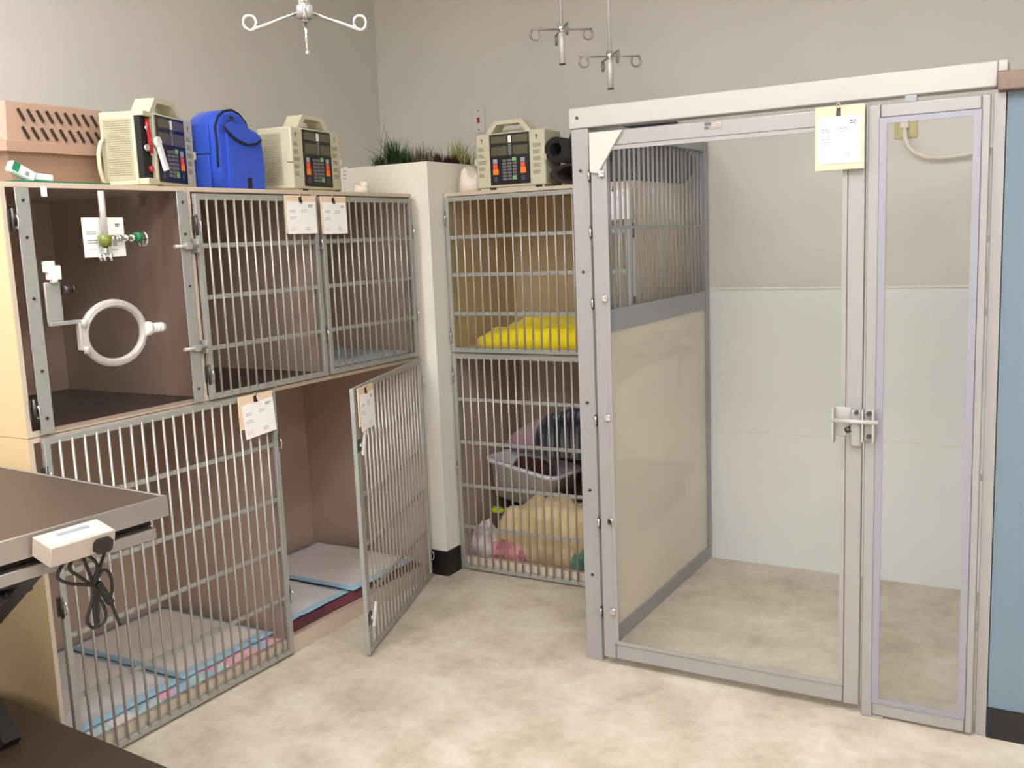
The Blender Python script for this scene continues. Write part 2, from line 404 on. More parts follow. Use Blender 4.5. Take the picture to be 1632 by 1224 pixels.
def hinge_geo(g, x, z, s):
    """hinge or clasp: backing leaf on the edge, pin barrel and wire loop; s=+1 opens to the right"""
    g.m = 0
    g.box((x-.009,-.010,z-.026),(x+.009,-.0032,z+.026), .001)
    g.cyl((x-.002*s,-.016,z-.030),(x-.002*s,-.016,z+.030), .0045, 10)
    g.m = 1
    g.ring((x+.002*s,-.022,z-.004), .008, .0022, (1,0,0), 14, 6, Rz=.017)
def cage_door(root, x0, w, z0, h, rails, hinges, latches, hinge_right=False, angle=0, pitch=.0358, mid=False, label=None):
    """one barred door; local x from 0..w (or -w..0 when hung on its right edge)"""
    ox = x0+w if hinge_right else x0
    a, b = (-w, 0) if hinge_right else (0, w)
    fw = .0175
    g = G()
    g.box((a,-.020,0),(a+fw,-.006,h), .0012); g.box((b-fw,-.020,0),(b,-.006,h), .0012)
    g.box((a+fw,-.019,0),(b-fw,-.007,fw), .0012); g.box((a+fw,-.019,h-fw),(b-fw,-.007,h), .0012)
    if angle: g.box((a+.034,-.016,0.016),(a+.046,-.008,h-.016))
    dr = obj('door', g, STEEL, root, (ox, 0, z0), (0,0,angle), label)
    g = G()
    for z in rails: g.box((a+fw,-.0125,z-z0-.007),(b-fw,-.0095,z-z0+.007))
    obj('rails', g, STEEL, dr)
    n = max(2, round((w-fw)/pitch)); g = G()
    for k in range(1, n):
        x = a+fw/2+(w-fw)*k/n
        if angle and abs(x-(a+.04)) < .012: continue
        g.cyl((x,-.0165,fw*.6),(x,-.0165,h-fw*.6), .0038, 8)
    obj('bars', g, BAR, dr)
    for z in hinges:
        g = G(); hinge_geo(g, b-.004 if hinge_right else a+.004, z-z0, -1 if hinge_right else 1); obj('hinge', g, [DSTEEL, CHROME], dr)
    for z in latches:
        g = G(); x = a if hinge_right else b
        if angle:
            g.m = 1; g.bar((x+.070,-.026,z-z0+.040),(x+.036,-.026,z-z0-.035), .014, .006, (0,1,0)); g.bar((x+.020,-.0245,z-z0),(x+.050,-.0245,z-z0), .008, .006, (0,1,0)); g.m = 0
            g.box((x+.004,-.0235,z-z0-.02),(x+.034,-.0165,z-z0+.02), .001)
        else: hinge_geo(g, x+.002, z-z0, 1)
        obj('latch', g, [DSTEEL, CHROME if not angle else WHITE], dr)
    return dr

LB = PI/2      # left bank faces +x: local (lx,ly) -> world (-ly,lx)
D = .62
UP_R, LO_R = (1.365,1.213,1.062), (.722,.540,.373,.204)
# A: oxygen cage
A = thing('oxygen_cage', 'oxygen cage with a clear acrylic door and round port, upper row beside the exam table', 'cage', (0,0,0), LB, 'animal cages along the left wall')
shell(A, -.03, .5425, .905, 1.535, D, .921); tray(A, -.03, .5425, D, .905, .921, DARKFL)
dr = obj('door', G().box((.0,-.013,.914),(.528,-.008,1.517)), PLEXI, A, label='clear acrylic door panel')
for x0, x1 in ((-.001,.036),(.493,.529)):
    g = G(); g.box((x0,-.0175,.911),(x1,-.0135,1.520), .001); g.m = 1
    for z in (.95,1.07,1.25,1.40,1.49): g.cyl(((x0+x1)/2,-.0205,z),((x0+x1)/2,-.0172,z), .004, 10)
    obj('side_bar', g, [STEEL, DSTEEL], dr)
for z in (1.365,1.070):
    g = G(); g.cyl((.462,-.026,z),(.548,-.026,z), .0055, 10); g.m = 1; g.box((.500,-.032,z-.010),(.524,-.0177,z+.010), .002); g.box((.5435,-.03,z-.02),(.5535,-.0035,z+.02), .002)
    obj('slide_bolt', g, [BAR, STEEL], dr)
for z in (1.441,.973):
    g = G(); hinge_geo(g, -.010, z, 1); obj('hinge', g, [DSTEEL, CHROME], dr)
obj('top_catch', G().box((.070,-.024,1.498),(.082,-.0133,1.524), .002), WHITE, dr)
# port ring with hinge block and nozzle
g = G(); g.ring((.237,-.022,1.143), .094, .0115, (0,1,0), 40, 10, Rz=.079)
g.ring((.237,-.030,1.143), .090, .004, (0,1,0), 40, 8, Rz=.075)
obj('port_ring', g, CLEARP, dr, label='clear round port ring')
g = G(); g.box((.127,-.032,1.108),(.152,-.014,1.180), .003); g.cyl((.139,-.034,1.100),(.139,-.034,1.118), .008, 10); g.cyl((.139,-.034,1.168),(.139,-.034,1.188), .008, 10)
g.tube([(.142,-.024,1.182),(.165,-.024,1.200),(.185,-.024,1.212)], .004, 6)
obj('port_hinge', g, CLEARP, dr)
g = G(); g.cyl((.328,-.024,1.144),(.352,-.024,1.144), .020, 14); g.cyl((.352,-.024,1.144),(.398,-.024,1.144), .0125, 14)
for x in (.362,.374,.386): g.cyl((x,-.024,1.144),(x+.004,-.024,1.144), .0142, 14)
obj('port_nozzle', g, WHITE, dr, label='white ribbed nozzle')
g = G(); g.box((.048,-.020,1.186),(.094,-.0135,1.288), .004); g.box((.050,-.028,1.178),(.140,-.0135,1.188), .001)
g.m = 1; g.cyl((.096,-.022,1.266),(.116,-.022,1.266), .012, 12); g.cyl((.122,-.022,1.266),(.130,-.022,1.266), .009, 12); g.m = 0; g.cyl((.071,-.0225,1.274),(.071,-.0195,1.274), .004, 8)
obj('probe_bracket', g, [STEEL, DSTEEL], dr, label='steel angle bracket')
g = G(); g.box((.050,-.030,1.312),(.078,-.014,1.340), .003); g.box((.057,-.032,1.293),(.092,-.014,1.328), .003); g.cyl((.074,-.023,1.286),(.074,-.023,1.296), .010, 10)
obj('probe_holder', g, WHITE, dr, label='white plastic holder')
# flow meter
g = G(); g.cyl((.224,-.040,1.400),(.224,-.040,1.515), .0085, 14); g.cyl((.224,-.040,1.410),(.224,-.040,1.505), .0025, 8)
g.m = 1; g.cyl((.222,-.040,1.372),(.223,-.040,1.400), .014, 14, .018); g.m = 2; g.cyl((.221,-.040,1.352),(.222,-.040,1.372), .007, 10)
for k in range(5): g.cyl((.221+.014*math.cos(k*1.26),-.040+.014*math.sin(k*1.26),1.334),(.221+.014*math.cos(k*1.26),-.040+.014*math.sin(k*1.26),1.352), .005, 8)
g.cyl((.232,-.040,1.392),(.325,-.040,1.392), .0055, 10)
for x in (.24,.262,.285,.305): g.cyl((x,-.040,1.392),(x+.010,-.040,1.392), .0095, 10)
g.box((.236,-.048,1.372),(.254,-.032,1.400), .003); g.box((.219,-.034,1.38),(.229,-.0132,1.39))
g.m = 3; g.cyl((.318,-.040,1.394),(.334,-.040,1.394), .013, 12); g.m = 2; g.ring((.342,-.040,1.388), .020, .003, (1,0,0), 18, 6); g.cyl((.334,-.040,1.390),(.350,-.040,1.390), .004, 8)
for an in (0, PI/2): g.bar((.342,-.040-.020*math.cos(an),1.388-.020*math.sin(an)),(.342,-.040+.020*math.cos(an),1.388+.020*math.sin(an)), .003, .003, (1,0,0))
obj('flow_meter', g, [CLEARP, mat('olive_fitting', (112,122,44), .3), CHROME, mat('green_fitting', (40,120,76), .4)], dr, label='oxygen flow meter with green fittings')

# B, C and the lower D, E
Bc = thing('animal_cage', 'upper barred cage next to the acrylic oxygen cage, dark floor showing', 'cage', (0,0,0), LB, 'animal cages along the left wall')
shell(Bc, .5425, 1.0925, .905, 1.535, D, .921); tray(Bc, .5425, 1.0925, D, .905, .921, DARKFL)
cage_door(Bc, .557, .528, .909, .606, UP_R, (1.425,.985), (1.36,1.05))
Cc = thing('animal_cage', 'upper barred cage next to the white corner pillar, pale blue pad inside', 'cage', (0,0,0), LB, 'animal cages along the left wall')
shell(Cc, 1.0925, 1.65, .905, 1.535, D, .921); tray(Cc, 1.0925, 1.65, D, .905, .921, DARKFL)
cage_door(Cc, 1.103, .523, .909, .606, UP_R, (1.389,1.073), (), True)
Dc = thing('animal_cage', 'wide lower cage with barred door shut, white and pink bedding inside, behind exam table', 'cage', (0,0,0), LB, 'animal cages along the left wall')
shell(Dc, -.03, .825, 0, .9035, D, .055); tray(Dc, -.03, .825, D, 0, .055, INNER)
cage_door(Dc, .0, .819, .009, .891, LO_R, (.800,.458), (.726,.21))
Ec = thing('animal_cage', 'lower cage with its barred door swung open, beside white corner pillar', 'cage', (0,0,0), LB, 'animal cages along the left wall')
shell(Ec, .825, 1.65, 0, .9035, D, .055); tray(Ec, .825, 1.65, D, 0, .055, INNER)
dE = cage_door(Ec, .860, .770, .011, .888, LO_R, (.80,.10), (.712,.13), True, math.radians(19.0), .0385)

# back bank faces -y (origin at its front left)
BO = (.064,1.790,0); DB = .525; WB = .806
BU = thing('animal_cage', 'upper cage on the back wall with a yellow blanket inside', 'cage', BO, 0, 'animal cages along the back wall')
shell(BU, 0, WB, .905, 1.535, DB, .921, INNERT); tray(BU, 0, WB, DB, .905, .921, INNERT)
cage_door(BU, .010, .786, .909, .609, (1.362,1.216,1.062), (1.438,.975), (1.36,1.10), pitch=.0362)
BL = thing('animal_cage', 'lower cage on the back wall crammed with a white tub and blankets', 'cage', BO, 0, 'animal cages along the back wall')
shell(BL, 0, WB, 0, .9035, DB, .055); tray(BL, 0, WB, DB, 0, .055, INNER)
cage_door(BL, .010, .786, .009, .891, (.717,.541,.361,.187), (.815,.431), (.726,.21), pitch=.0346)

# ------------------------------------------------------------------ card holders
def card(label, root_loc, rz, w, h, pw, ph, px, pz, tilt=0, group='card holders hung on the cages', parent_rot=None):
    """buff backing card, sheet of paper, binder clip; hangs down from its origin (top left), face towards local -y"""
    t = thing('card_holder', label, 'card holder', root_loc, rz, group)
    obj('backing_card', G().box((0,-.003,-h),(w,0,0), .0006), BUFF, t)
    g = G(); g.M = Matrix.Translation((px,-.0045,-pz)) @ Matrix.Rotation(tilt, 4, 'Y')
    g.box((0,-.0004,-ph),(pw,.0006,0)); ps = obj('paper_sheet', g, PAPER, t)
    g = G(); g.M = Matrix.Translation((px,-.0045,-pz)) @ Matrix.Rotation(tilt, 4, 'Y')
    def row(x, z, l, th, m): 
        g.m = m; n = max(2, int(l*pw/.008))
        for k in range(n):
            xa = x*pw+l*pw*k/n; g.box((xa,-.0009,-z*ph-th*ph),(xa+l*pw/n*.8,-.0003,-z*ph))
    row(.74,.10,.17,.022,1); row(.74,.15,.14,.02,1)
    for x, z, l in ((.07,.26,.22),(.07,.31,.22),(.50,.25,.22),(.50,.31,.20),(.07,.47,.22),(.07,.53,.24)): row(x, z, l, .018, 0)
    row(.60,.80,.16,.018,0); row(.60,.86,.16,.018,0); row(.07,.80,.20,.02,2); row(.07,.86,.17,.018,2)
    obj('print', g, [INK, INKD, INKR], ps)
    g = G(); cx = w*.48; g.m = 0; g.prism([(-.010,-.024),(-.0025,-.004),(.0015,-.004),(.0015,-.024)], 'x', cx-.0055, cx+.0055)
    g.m = 1; g.tube([(cx-.004,-.0045,-.008),(cx-.005,-.009,.003),(cx,-.010,.007),(cx+.005,-.009,.003),(cx+.004,-.0045,-.008)], .0011, 6)
    g.M = Matrix.Identity(4)
    obj('binder_clip', g, [CLIPB, CHROME], t)
    return t
XF = .0285   # just in front of the left bank's bars
card('buff card with a white sheet at the top right of the dark-floored upper cage', (XF,.918,1.516), LB, .148,.122, .137,.104, .006,.020)
card('buff card with white sheet, top left of the upper cage next to the pillar', (XF,1.090,1.516), LB, .132,.126, .122,.106, .008,.021)
card('buff card with a crooked white sheet on the shut lower door behind the exam table', (XF,.648,.902), LB, .146,.104, .134,.108, .012,.029, math.radians(-4))
n_ = Vector((math.cos(math.radians(19)), math.sin(math.radians(19)), 0)); 
def on_open_door(lx, ly, lz):   # point in the open door's frame -> world
    p = Matrix.Rotation(LB, 4, 'Z') @ Matrix.Translation((1.630,0,.011)) @ Matrix.Rotation(math.radians(19), 4, 'Z') @ Vector((lx, ly, lz))
    return p
card('buff card with a white sheet on the swung-open lower cage door', on_open_door(-.762,-.0285,.886), LB+math.radians(19), .142,.125, .126,.118, .014,.024)
card('tall buff card with a white sheet at the top of the glass gate', (1.642,1.166,1.650), 0, .122,.160, .106,.118, .008,.026)
card('buff card with a white sheet on the back wall cage, seen through the run grille', (.742,1.762,1.522), 0, .130,.122, .120,.104, .006,.018)
# bare sheet on the oxygen door
g = G(); g.box((0,-.0006,-.102),(.128,.0004,0)); 
sh = tag(obj('cage_sheet', g, PAPER, None, (.0190,.173,1.447), (0,0,LB)), 'white printed sheet behind the flow meter on the acrylic oxygen cage door', 'sheet')
g = G()
for x, z, l, m in ((.010,.036,.030,0),(.010,.041,.030,0),(.012,.058,.030,0),(.012,.064,.030,0),(.100,.016,.016,1),(.100,.021,.013,1),(.012,.080,.024,2),(.085,.083,.018,0)):
    g.m = m; g.box((x,-.0011,-z-.0022),(x+l,-.0007,-z))
obj('print', g, [INK, INKD, INKR], sh)

# ------------------------------------------------------------------ bedding in the left cages (world coordinates)
def bed(name, label, cat, g, m, loc=(0,0,0), group=None): return one(name, g, m, label, cat, loc, group=group)
bed('quilted_blanket', 'pink, blue and white quilted blanket under the pads in the shut lower cage', 'blanket', G().pad(-.59,.0-.012,.0,.79,.0555,.020,1,.003,24), QUILT)
bed('absorbent_pad', 'white pad with blue border, left of the pair in the shut lower cage', 'pad', G().pad(-.585,-.030,.0,.392,.0800,.008,2), PADW, group='absorbent pads in the cages')
bed('absorbent_pad', 'white pad with blue border, right of the pair in the shut lower cage', 'pad', G().pad(-.58,-.035,.40,.788,.0800,.010,3), PADW, group='absorbent pads in the cages')
bed('folded_blanket', 'folded maroon blanket under the pads in the open lower cage', 'blanket', G().pad(-.59,-.020,.850,1.615,.0555,.026,4,.004,24), MAROON)
bed('absorbent_pad', 'white pad with blue border at the near side of the open lower cage', 'pad', G().pad(-.50,-.040,.855,1.185,.0868,.008,5), PADW2, group='absorbent pads in the cages')
bed('absorbent_pad', 'white pad with blue border at the far side of the open lower cage', 'pad', G().pad(-.56,-.030,1.20,1.60,.0868,.012,6,.008), PADW, group='absorbent pads in the cages')
bed('absorbent_pad', 'pale blue pad on the floor of the upper cage next to the pillar', 'pad', G().pad(-.55,-.02,1.12,1.62,.9215,.018,7), PADB, group='absorbent pads in the cages')

# ------------------------------------------------------------------ contents of the back cages
bed('yellow_blanket', 'rumpled yellow fleece blanket in the upper cage on the back wall', 'blanket',
    G().heap((.455,1.985,.9215), .365, .155, .105, 3, .35, 9, 4, 18, 72, .45, lambda x, y: .72+.28*min(1, max(0, (x+.75)*1.6))), YELLOW)
FL = .0555
bed('white_cloth', 'white cloth bunched at the bottom left of the blanket cage', 'cloth', G().heap((.140,1.865,FL), .060,.065,.115, 5, .5, 14, 2.2), WHITEF)
bed('pink_towel', 'pink towel crumpled at the bottom front of the blanket cage', 'towel', G().heap((.275,1.853,FL), .120,.040,.080, 8, .35, 12, 2.5), PINKF)
bed('green_cloth', 'green cloth crumpled at the bottom right of the blanket cage', 'cloth', G().heap((.610,1.856,FL), .085,.045,.085, 9, .5, 16, 2.5), GREENF)
bed('navy_blanket', 'navy blanket wedged under the white tub', 'blanket', G().heap((.235,2.13,FL), .140,.130,.190, 11, .12, 8, 3), NAVYF)
bed('fleece_blanket', 'large cream fleece blanket slumped at the front of the blanket cage', 'blanket',
    G().heap((.432,1.884,FL+.002), .262,.068,.290, 21, .28, 8, 3.2, 20, 72, .5, lambda x, y: .86+.12*x), CREAMF)
bed('lime_cloth', 'small lime green cloth poking out above the cream fleece', 'cloth', G().heap((.180,1.900,.225), .030,.022,.020, 4, .5, 24, 2), LIME)
bed('floral_blanket', 'dark floral blanket piled behind the cream fleece', 'blanket', G().heap((.660,2.13,FL), .165,.150,.400, 13, .12, 10, 3.5), FLORAL)
t = thing('plastic_tub', 'white plastic tub of dark red plaid cloth, tilted, in the blanket cage', 'tub', (.270,2.028,.258), math.radians(-8))
def tubg():
    g = G(); P = []
    def rr(w, d, z, r=.05, n=6):
        pts = []
        for cx, cy, a0 in ((w-r,d-r,0),(-w+r,d-r,PI/2),(-w+r,-d+r,PI),(w-r,-d+r,1.5*PI)):
            for k in range(n+1): pts.append((cx+r*math.cos(a0+PI/2*k/n), cy+r*math.sin(a0+PI/2*k/n), z))
        return pts
    lay = [rr(.152,.085,0), rr(.175,.107,.145), rr(.187,.120,.148), rr(.188,.121,.163), rr(.174,.106,.163), rr(.145,.078,.006)]
    R = [[g._v(p) for p in l] for l in lay]
    n = len(R[0])
    for a, b in zip(R[:-1], R[1:]):
        for k in range(n): g._f([a[k], a[(k+1)%n], b[(k+1)%n], b[k]], True)
    g._f(R[0][::-1]); g._f(R[-1]); return g
tb = obj('tub_body', tubg(), TUB, t, None, (0,math.radians(8),0))
bed('plaid_cloth', 'dark red plaid cloth stuffed in the white tub', 'cloth', G().heap((0,0,0), .122,.055,.165, 15, .10, 14, 3), PLAIDR, (.274,2.028,.268)).rotation_euler = (0,math.radians(8),math.radians(-8))
bed('quilt', 'grey and pink quilt draped on top of the blanket heap behind the tub', 'quilt', G().heap((.360,2.165,.455), .275,.105,.225, 17, .10, 5, 2.6, 14, 56, .7, lambda x, y: .75+.45*x), QUILTP)
bed('plaid_blanket', 'navy and grey plaid blanket on top of the blanket heap', 'blanket', G().heap((.545,2.03,.462), .235,.075,.190, 19, .15, 9, 3.5), PLAIDN)
bed('black_blanket', 'black blanket crowning the blanket heap', 'blanket', G().heap((.690,2.10,.652), .145,.100,.140, 23, .2, 8, 2.6), BLACKC)

# ------------------------------------------------------------------ infusion pumps
def pump(label, loc, rz, opened=False, label_side=True, cord=True, clamp=False):
    t = thing('infusion_pump', label, 'infusion pump', loc, rz, 'infusion pumps on top of the cages')
    g = G()
    if opened:
        g.box((-.098,0,.008),(.150,.135,.212), .005); g.box((-.150,.030,.008),(-.0985,.135,.212), .004)
        g.box((-.1500,.0,.008),(-.0985,.0295,.026), .002); g.box((-.1500,.0,.198),(-.0985,.0295,.212), .002)
    else: g.box((-.150,0,.008),(.150,.135,.212), .006)
    g.box((-.140,.006,.0),(.140,.129,.0075))
    body = obj('pump_body', g, PUMPC, t)
    g = G()
    g.prism([(-.105,.2115),(-.080,.2115),(-.055,.242),(-.066,.256)], 'y', .004, .064); g.prism([(.092,.2115),(.067,.2115),(.041,.242),(.052,.256)], 'y', .004, .064); g.prism([(-.066,.256),(-.055,.242),(.041,.242),(.052,.256)], 'y', .004, .064)
    g.box((-.086,.058,.2115),(.072,.064,.226))
    obj('handle', g, PUMPC, t)
    g = G(); g.box((-.0865,-.003,.018),(.0865,-.0003,.206), .001); pn = obj('front_panel', g, PUMPD, t)
    for x0, x1, z0, z1 in ((-.078,-.010,.172,.198),(.016,.080,.172,.198),(-.078,-.010,.126,.160),(.016,.080,.126,.160)):
        obj('display', G().box((x0,-.0045,z0),(x1,-.0031,z1)), LCD, pn)
    g = G(); g.box((-.004,-.0045,.172),(.010,-.0031,.198)); g.m = 1; g.box((-.004,-.0045,.126),(.010,-.0031,.168)); obj('label_strip', g, [WHITE, KEYG], pn)
    g = G()
    for i in range(3):
        for j in range(7): g.box((-.032+i*.0225,-.0048,.034+j*.0115),(-.032+i*.0225+.018,-.0031,.034+j*.0115+.008))
    obj('keypad', g, KEYG, pn)
    for z in (.034,.103): obj('green_key', G().box((.012,-.0058,z),(.030,-.0049,z+.014)), KEYN, pn)
    for x in (-.074,.046):
        g = G(); g.m = 0; g.box((x+.002,-.0048,.098),(x+.020,-.0031,.114)); g.m = 1; g.box((x+.002,-.0048,.078),(x+.020,-.0031,.096)); g.m = 2; g.box((x,-.0048,.056),(x+.024,-.0031,.077), .001)
        g.m = 3; g.box((x+.004,-.0048,.030),(x+.020,-.0031,.048))
        obj('arrow_keys', g, [KEYB, KEYR, KEYO, mat('charcoal_keys', (70,70,76), .5)], pn)
    g = G(); rnd = random.Random(4)
    for x0, w in ((-.140,.036),(.100,.036)):
        if opened and x0 < 0: continue
        g.box((x0+.014,-.0009,.178),(x0+.019,-.0002,.194)); g.box((x0+.010,-.0009,.188),(x0+.026,-.0002,.190))
        z = .158
        for blk in range(5):
            for r in range(3): g.box((x0,-.0009,z),(x0+w*rnd.uniform(.6,1),-.0002,z+.0022)); z -= .0048
            z -= .010
    obj('printed_text', g, mat('pump_print', (120,114,96), .7), body)
    if label_side:
        g = G(); g.box((-.1512,.040,.022),(-.1502,.125,.192)); g.m = 1; z = .184
        while z > .03:
            g.box((-.1517,.046,z),(-.1511,.046+rnd.uniform(.05,.075),z+.002)); z -= .0062
        obj('side_label', g, [PUMPL, mat('label_lines', (140,132,104), .7)], body)
    g = G(); g.box((.146,-.004,.095),(.156,.020,.120), .003)
    if not opened: g.box((-.156,-.004,.095),(-.146,.020,.120), .003)
    obj('door_catch', g, PUMPC, body)
    for x in (-.08,.12): obj('foot', G().box((x-.012,-.002,.0),(x+.012,.0055,.007)), BLACKF, t)
    if opened:
        obj('channel', G().box((-.148,.012,.026),(-.100,.0297,.198)), BLACKF, t)
        g = G(); g.tube([(-.122,.006,.190),(-.126,.004,.170),(-.120,.004,.150),(-.118,.004,.120),(-.114,.004,.095)], .006, 8); g.m = 1; g.cyl((-.126,.002,.165),(-.126,.012,.165), .008, 10); g.cyl((-.136,.002,.110),(-.136,.012,.110), .010, 10); g.m = 2; g.tube([(-.112,.004,.140),(-.114,.004,.110),(-.112,.004,.090)], .004, 8); g.m = 0; g.cyl((-.118,.002,.052),(-.118,.012,.052), .009, 12)
        obj('tubing', g, [RED, CHROME, BUFF], t)
        g = G(); g.cyl((-.093,-.012,.128),(-.093,-.001,.128), .016, 16); g.bar((-.093,-.008,.128),(-.072,-.016,.050), .018, .010, (0,1,0)); obj('lever', g, WHITE, t, label='white swing lever')
    if cord:
        g = G(); g.tube([(-.150,.125,.14),(-.165,.128,.125),(-.176,.130,.095),(-.176,.130,.055),(-.168,.128,.022),(-.150,.125,.014)], .006, 8); obj('power_cord', g, PUMPC, t)
    if clamp:
        g = G(); g.cyl((.151,.050,.105),(.225,.055,.108), .014, 12); g.cyl((.180,.052,.106),(.190,.053,.106), .017, 12); obj('pole_clamp', g, PUMPC, t)
    return t
TZ = 1.5352
def pump_at(label, fx, fy, heading, **k):
    # fx,fy: front left bottom corner; heading: direction the front faces, degrees from +x
    h = math.radians(heading); rz = h+PI/2
    dx, dy = math.cos(rz), math.sin(rz)
    return pump(label, (fx+dx*.15, fy+dy*.15, TZ), rz, **k)
pump_at('cream infusion pump with its side channel open, between tan carrier and blue bag', -.040,.450, 22, opened=True)
pump_at('cream infusion pump with a paper tag, between blue bag and plants', -.030,1.035, 8, clamp=True)
pump('cream infusion pump on the back wall cages beside the rolled mats', (.362,1.80,TZ), 0, label_side=False, cord=False)
g = G(); g.M = Matrix.Rotation(math.radians(-7), 4, 'Y')
g.box((0,-.001,-.078),(.042,0,0)); 
for k in range(3): g.m = 1; g.box((.012,-.0016,-.016-k*.012),(.030,-.0008,-.013-k*.012))
one('paper_tag', g, [PAPER, INK], 'lilac-white paper tag hanging at the corner of the middle pump', 'tag', (-.040,1.296,1.622), (math.radians(8),0,math.radians(98)))

# ------------------------------------------------------------------ things on top of the left bank
# blue soft bag (local: front towards -y)
t = thing('cooler_bag', 'bright blue soft bag with a rounded top between two infusion pumps', 'bag', (-.070,.838,TZ), math.radians(92))
def arch(w0, w1, top, n=14):
    p = [(-w0,.0),(w1,.0)]
    p += [(w1+.008,.06),(w1+.004,.12),(w1-.012,.165)]
    p += [(.055,.185),(.045,.215),(.020,.240),(-.015,.252),(-.050,.246),(-.078,.226),(-.094,.195),(-w0-.006,.14),(-w0-.008,.07)]
    return p
g = G(); P_ = arch(.085,.098,.25)
n = len(P_); rings = []
for d, s in ((.0,.90),(.014,1.0),(.115,1.0),(.128,.92)):
    cx, cz = .004, .12
    rings.append([g._v((cx+(a-cx)*s, d, max(.0, cz+(b-cz)*s) if b > 0 else 0)) for a, b in P_])
for A_, B_ in zip(rings[:-1], rings[1:]):
    for k in range(n): g._f([A_[k], A_[(k+1)%n], B_[(k+1)%n], B_[k]], True)
g._f(rings[0]); g._f(rings[-1][::-1]); bagb = obj('bag_body', g, BLUEB, t)
g = G(); g.tube([(a*.985, .006, max(b*.985,.004)) for a, b in P_[5:]], .0035, 6); obj('piping', g, BLACKF, t)
g = G(); g.prism([(-.062,.0),(.090,.0),(.094,.08),(.088,.160),(.035,.150),(-.030,.160),(-.060,.175)], 'y', -.014, -.001); obj('pocket', g, BLUEB, t)
g = G(); g.prism([(-.078,.190),(-.045,.208),(.010,.198),(.064,.180),(.086,.166),(.060,.148),(.015,.142),(-.035,.156)], 'y', -.020, -.0145); fl_ = obj('flap', g, BLUEB, t)
g = G(); g.tube([(-.080,-.0195,.190),(-.062,-.0205,.172),(-.035,-.0205,.155),(.015,-.0205,.141),(.058,-.0205,.1465),(.080,-.0205,.160)], .004, 6); obj('flap_binding', g, BLACKF, fl_)
g = G(); g.ring((-.032,-.006,.216), .013, .0028, (0,1,0), 16, 6, Rz=.009); obj('ring_handle', g, DSTEEL, t)
obj('strap', G().box((.012,-.0165,.0),(.030,-.0142,.040)), BLACKF, t)
g = G(); g.box((-.100,.034,.0),(-.0935,.115,.110), .005); g.box((-.099,.030,.112),(-.094,.100,.205), .004); obj('side_pocket', g, BLUEB, t)
# pet carrier
t = thing('pet_carrier', 'tan plastic pet carrier with slotted vents at the near end of the left cages', 'pet carrier', (-.41,.318,TZ))
def rrect(x0, x1, y0, y1, c): return [(x0+c,y0),(x1-c,y0),(x1,y0+c),(x1,y1-c),(x1-c,y1),(x0+c,y1),(x0,y1-c),(x0,y0+c)]
def loft(g, polys, zs):
    R = [[g._v((a,b,z)) for a, b in p] for p, z in zip(polys, zs)]; n = len(R[0])
    for A_, B_ in zip(R[:-1], R[1:]):
        for k in range(n): g._f([A_[k], A_[(k+1)%n], B_[(k+1)%n], B_[k]])
    g._f(R[0][::-1]); g._f(R[-1]); return g
obj('lower_shell', loft(G(), [rrect(-.20,.157,-.185,.200,.045), rrect(-.21,.170,-.200,.204,.045)], (0,.098)), TAND, t, label='lower half in duller tan')
g = loft(G(), [rrect(-.218,.185,-.211,.211,.045), rrect(-.218,.185,-.211,.211,.045), rrect(-.212,.178,-.203,.207,.045), rrect(-.20,.162,-.190,.203,.05)], (.0985,.125,.128,.232))
up = obj('upper_shell', g, TANP, t)
g = G()
for r, z in enumerate((.198,.150)):
    for k in range(10-r):
        y = -.105+k*.0285+r*.003
        x = .1785-(z-.128)*.154
        g.bar((x+.0022,y-.007,z+.016),(x+.0069,y+.007,z-.016), .0075, .003, (1,0,.15))
obj('vent_slots', g, SLOT, up)
one('green_mat', G().box((-.075,-.14,0),(.075,.14,.004), .001), GREENM, 'thin green mat under the white thermometer at the end of the cages', 'mat', (-.078,.150,TZ))
t = thing('thermometer', 'white handheld thermometer with a green label on the green mat', 'thermometer', (-.045,.098,TZ+.0045), LB)
g = G(); g.M = Matrix.Translation((-.035,0,.022)) @ Matrix.Rotation(math.radians(26), 4, 'Y')
g.box((-.036,-.012,-.014),(.036,.012,.016), .007, 3); g.M = Matrix.Translation((.015,0,.0105)) @ Matrix.Rotation(math.radians(4), 4, 'Y'); g.box((-.020,-.009,-.008),(.034,.009,.010), .004)
bd = obj('thermometer_body', g, WHITE, t)
g = G(); g.M = Matrix.Translation((-.035,0,.022)) @ Matrix.Rotation(math.radians(26), 4, 'Y')
g.box((-.032,-.0135,-.008),(-.014,-.0121,.013)); g.m = 1; g.box((.004,-.0135,-.004),(.014,-.0121,.005)); obj('label_patch', g, [GREEND, INK], bd)
one('gauze_wad', G().heap((0,0,0), .030,.034,.026, 4, .8, 30, 2, 8, 24).ball((.004,.012,.028), .018, (1,.9,.9)), mat('white_gauze', (226,216,204), .9), 'small white wad of gauze on the cage top near the pillar', 'gauze', (-.045,1.408,TZ))
one('plastic_bag', G().heap((0,0,0), .060,.060,.088, 12, .6, 16, 2.2), mat('white_bag', (226,214,204), .5), 'crumpled white plastic bag beside the pump on the back cages', 'bag', (.146,1.875,TZ))
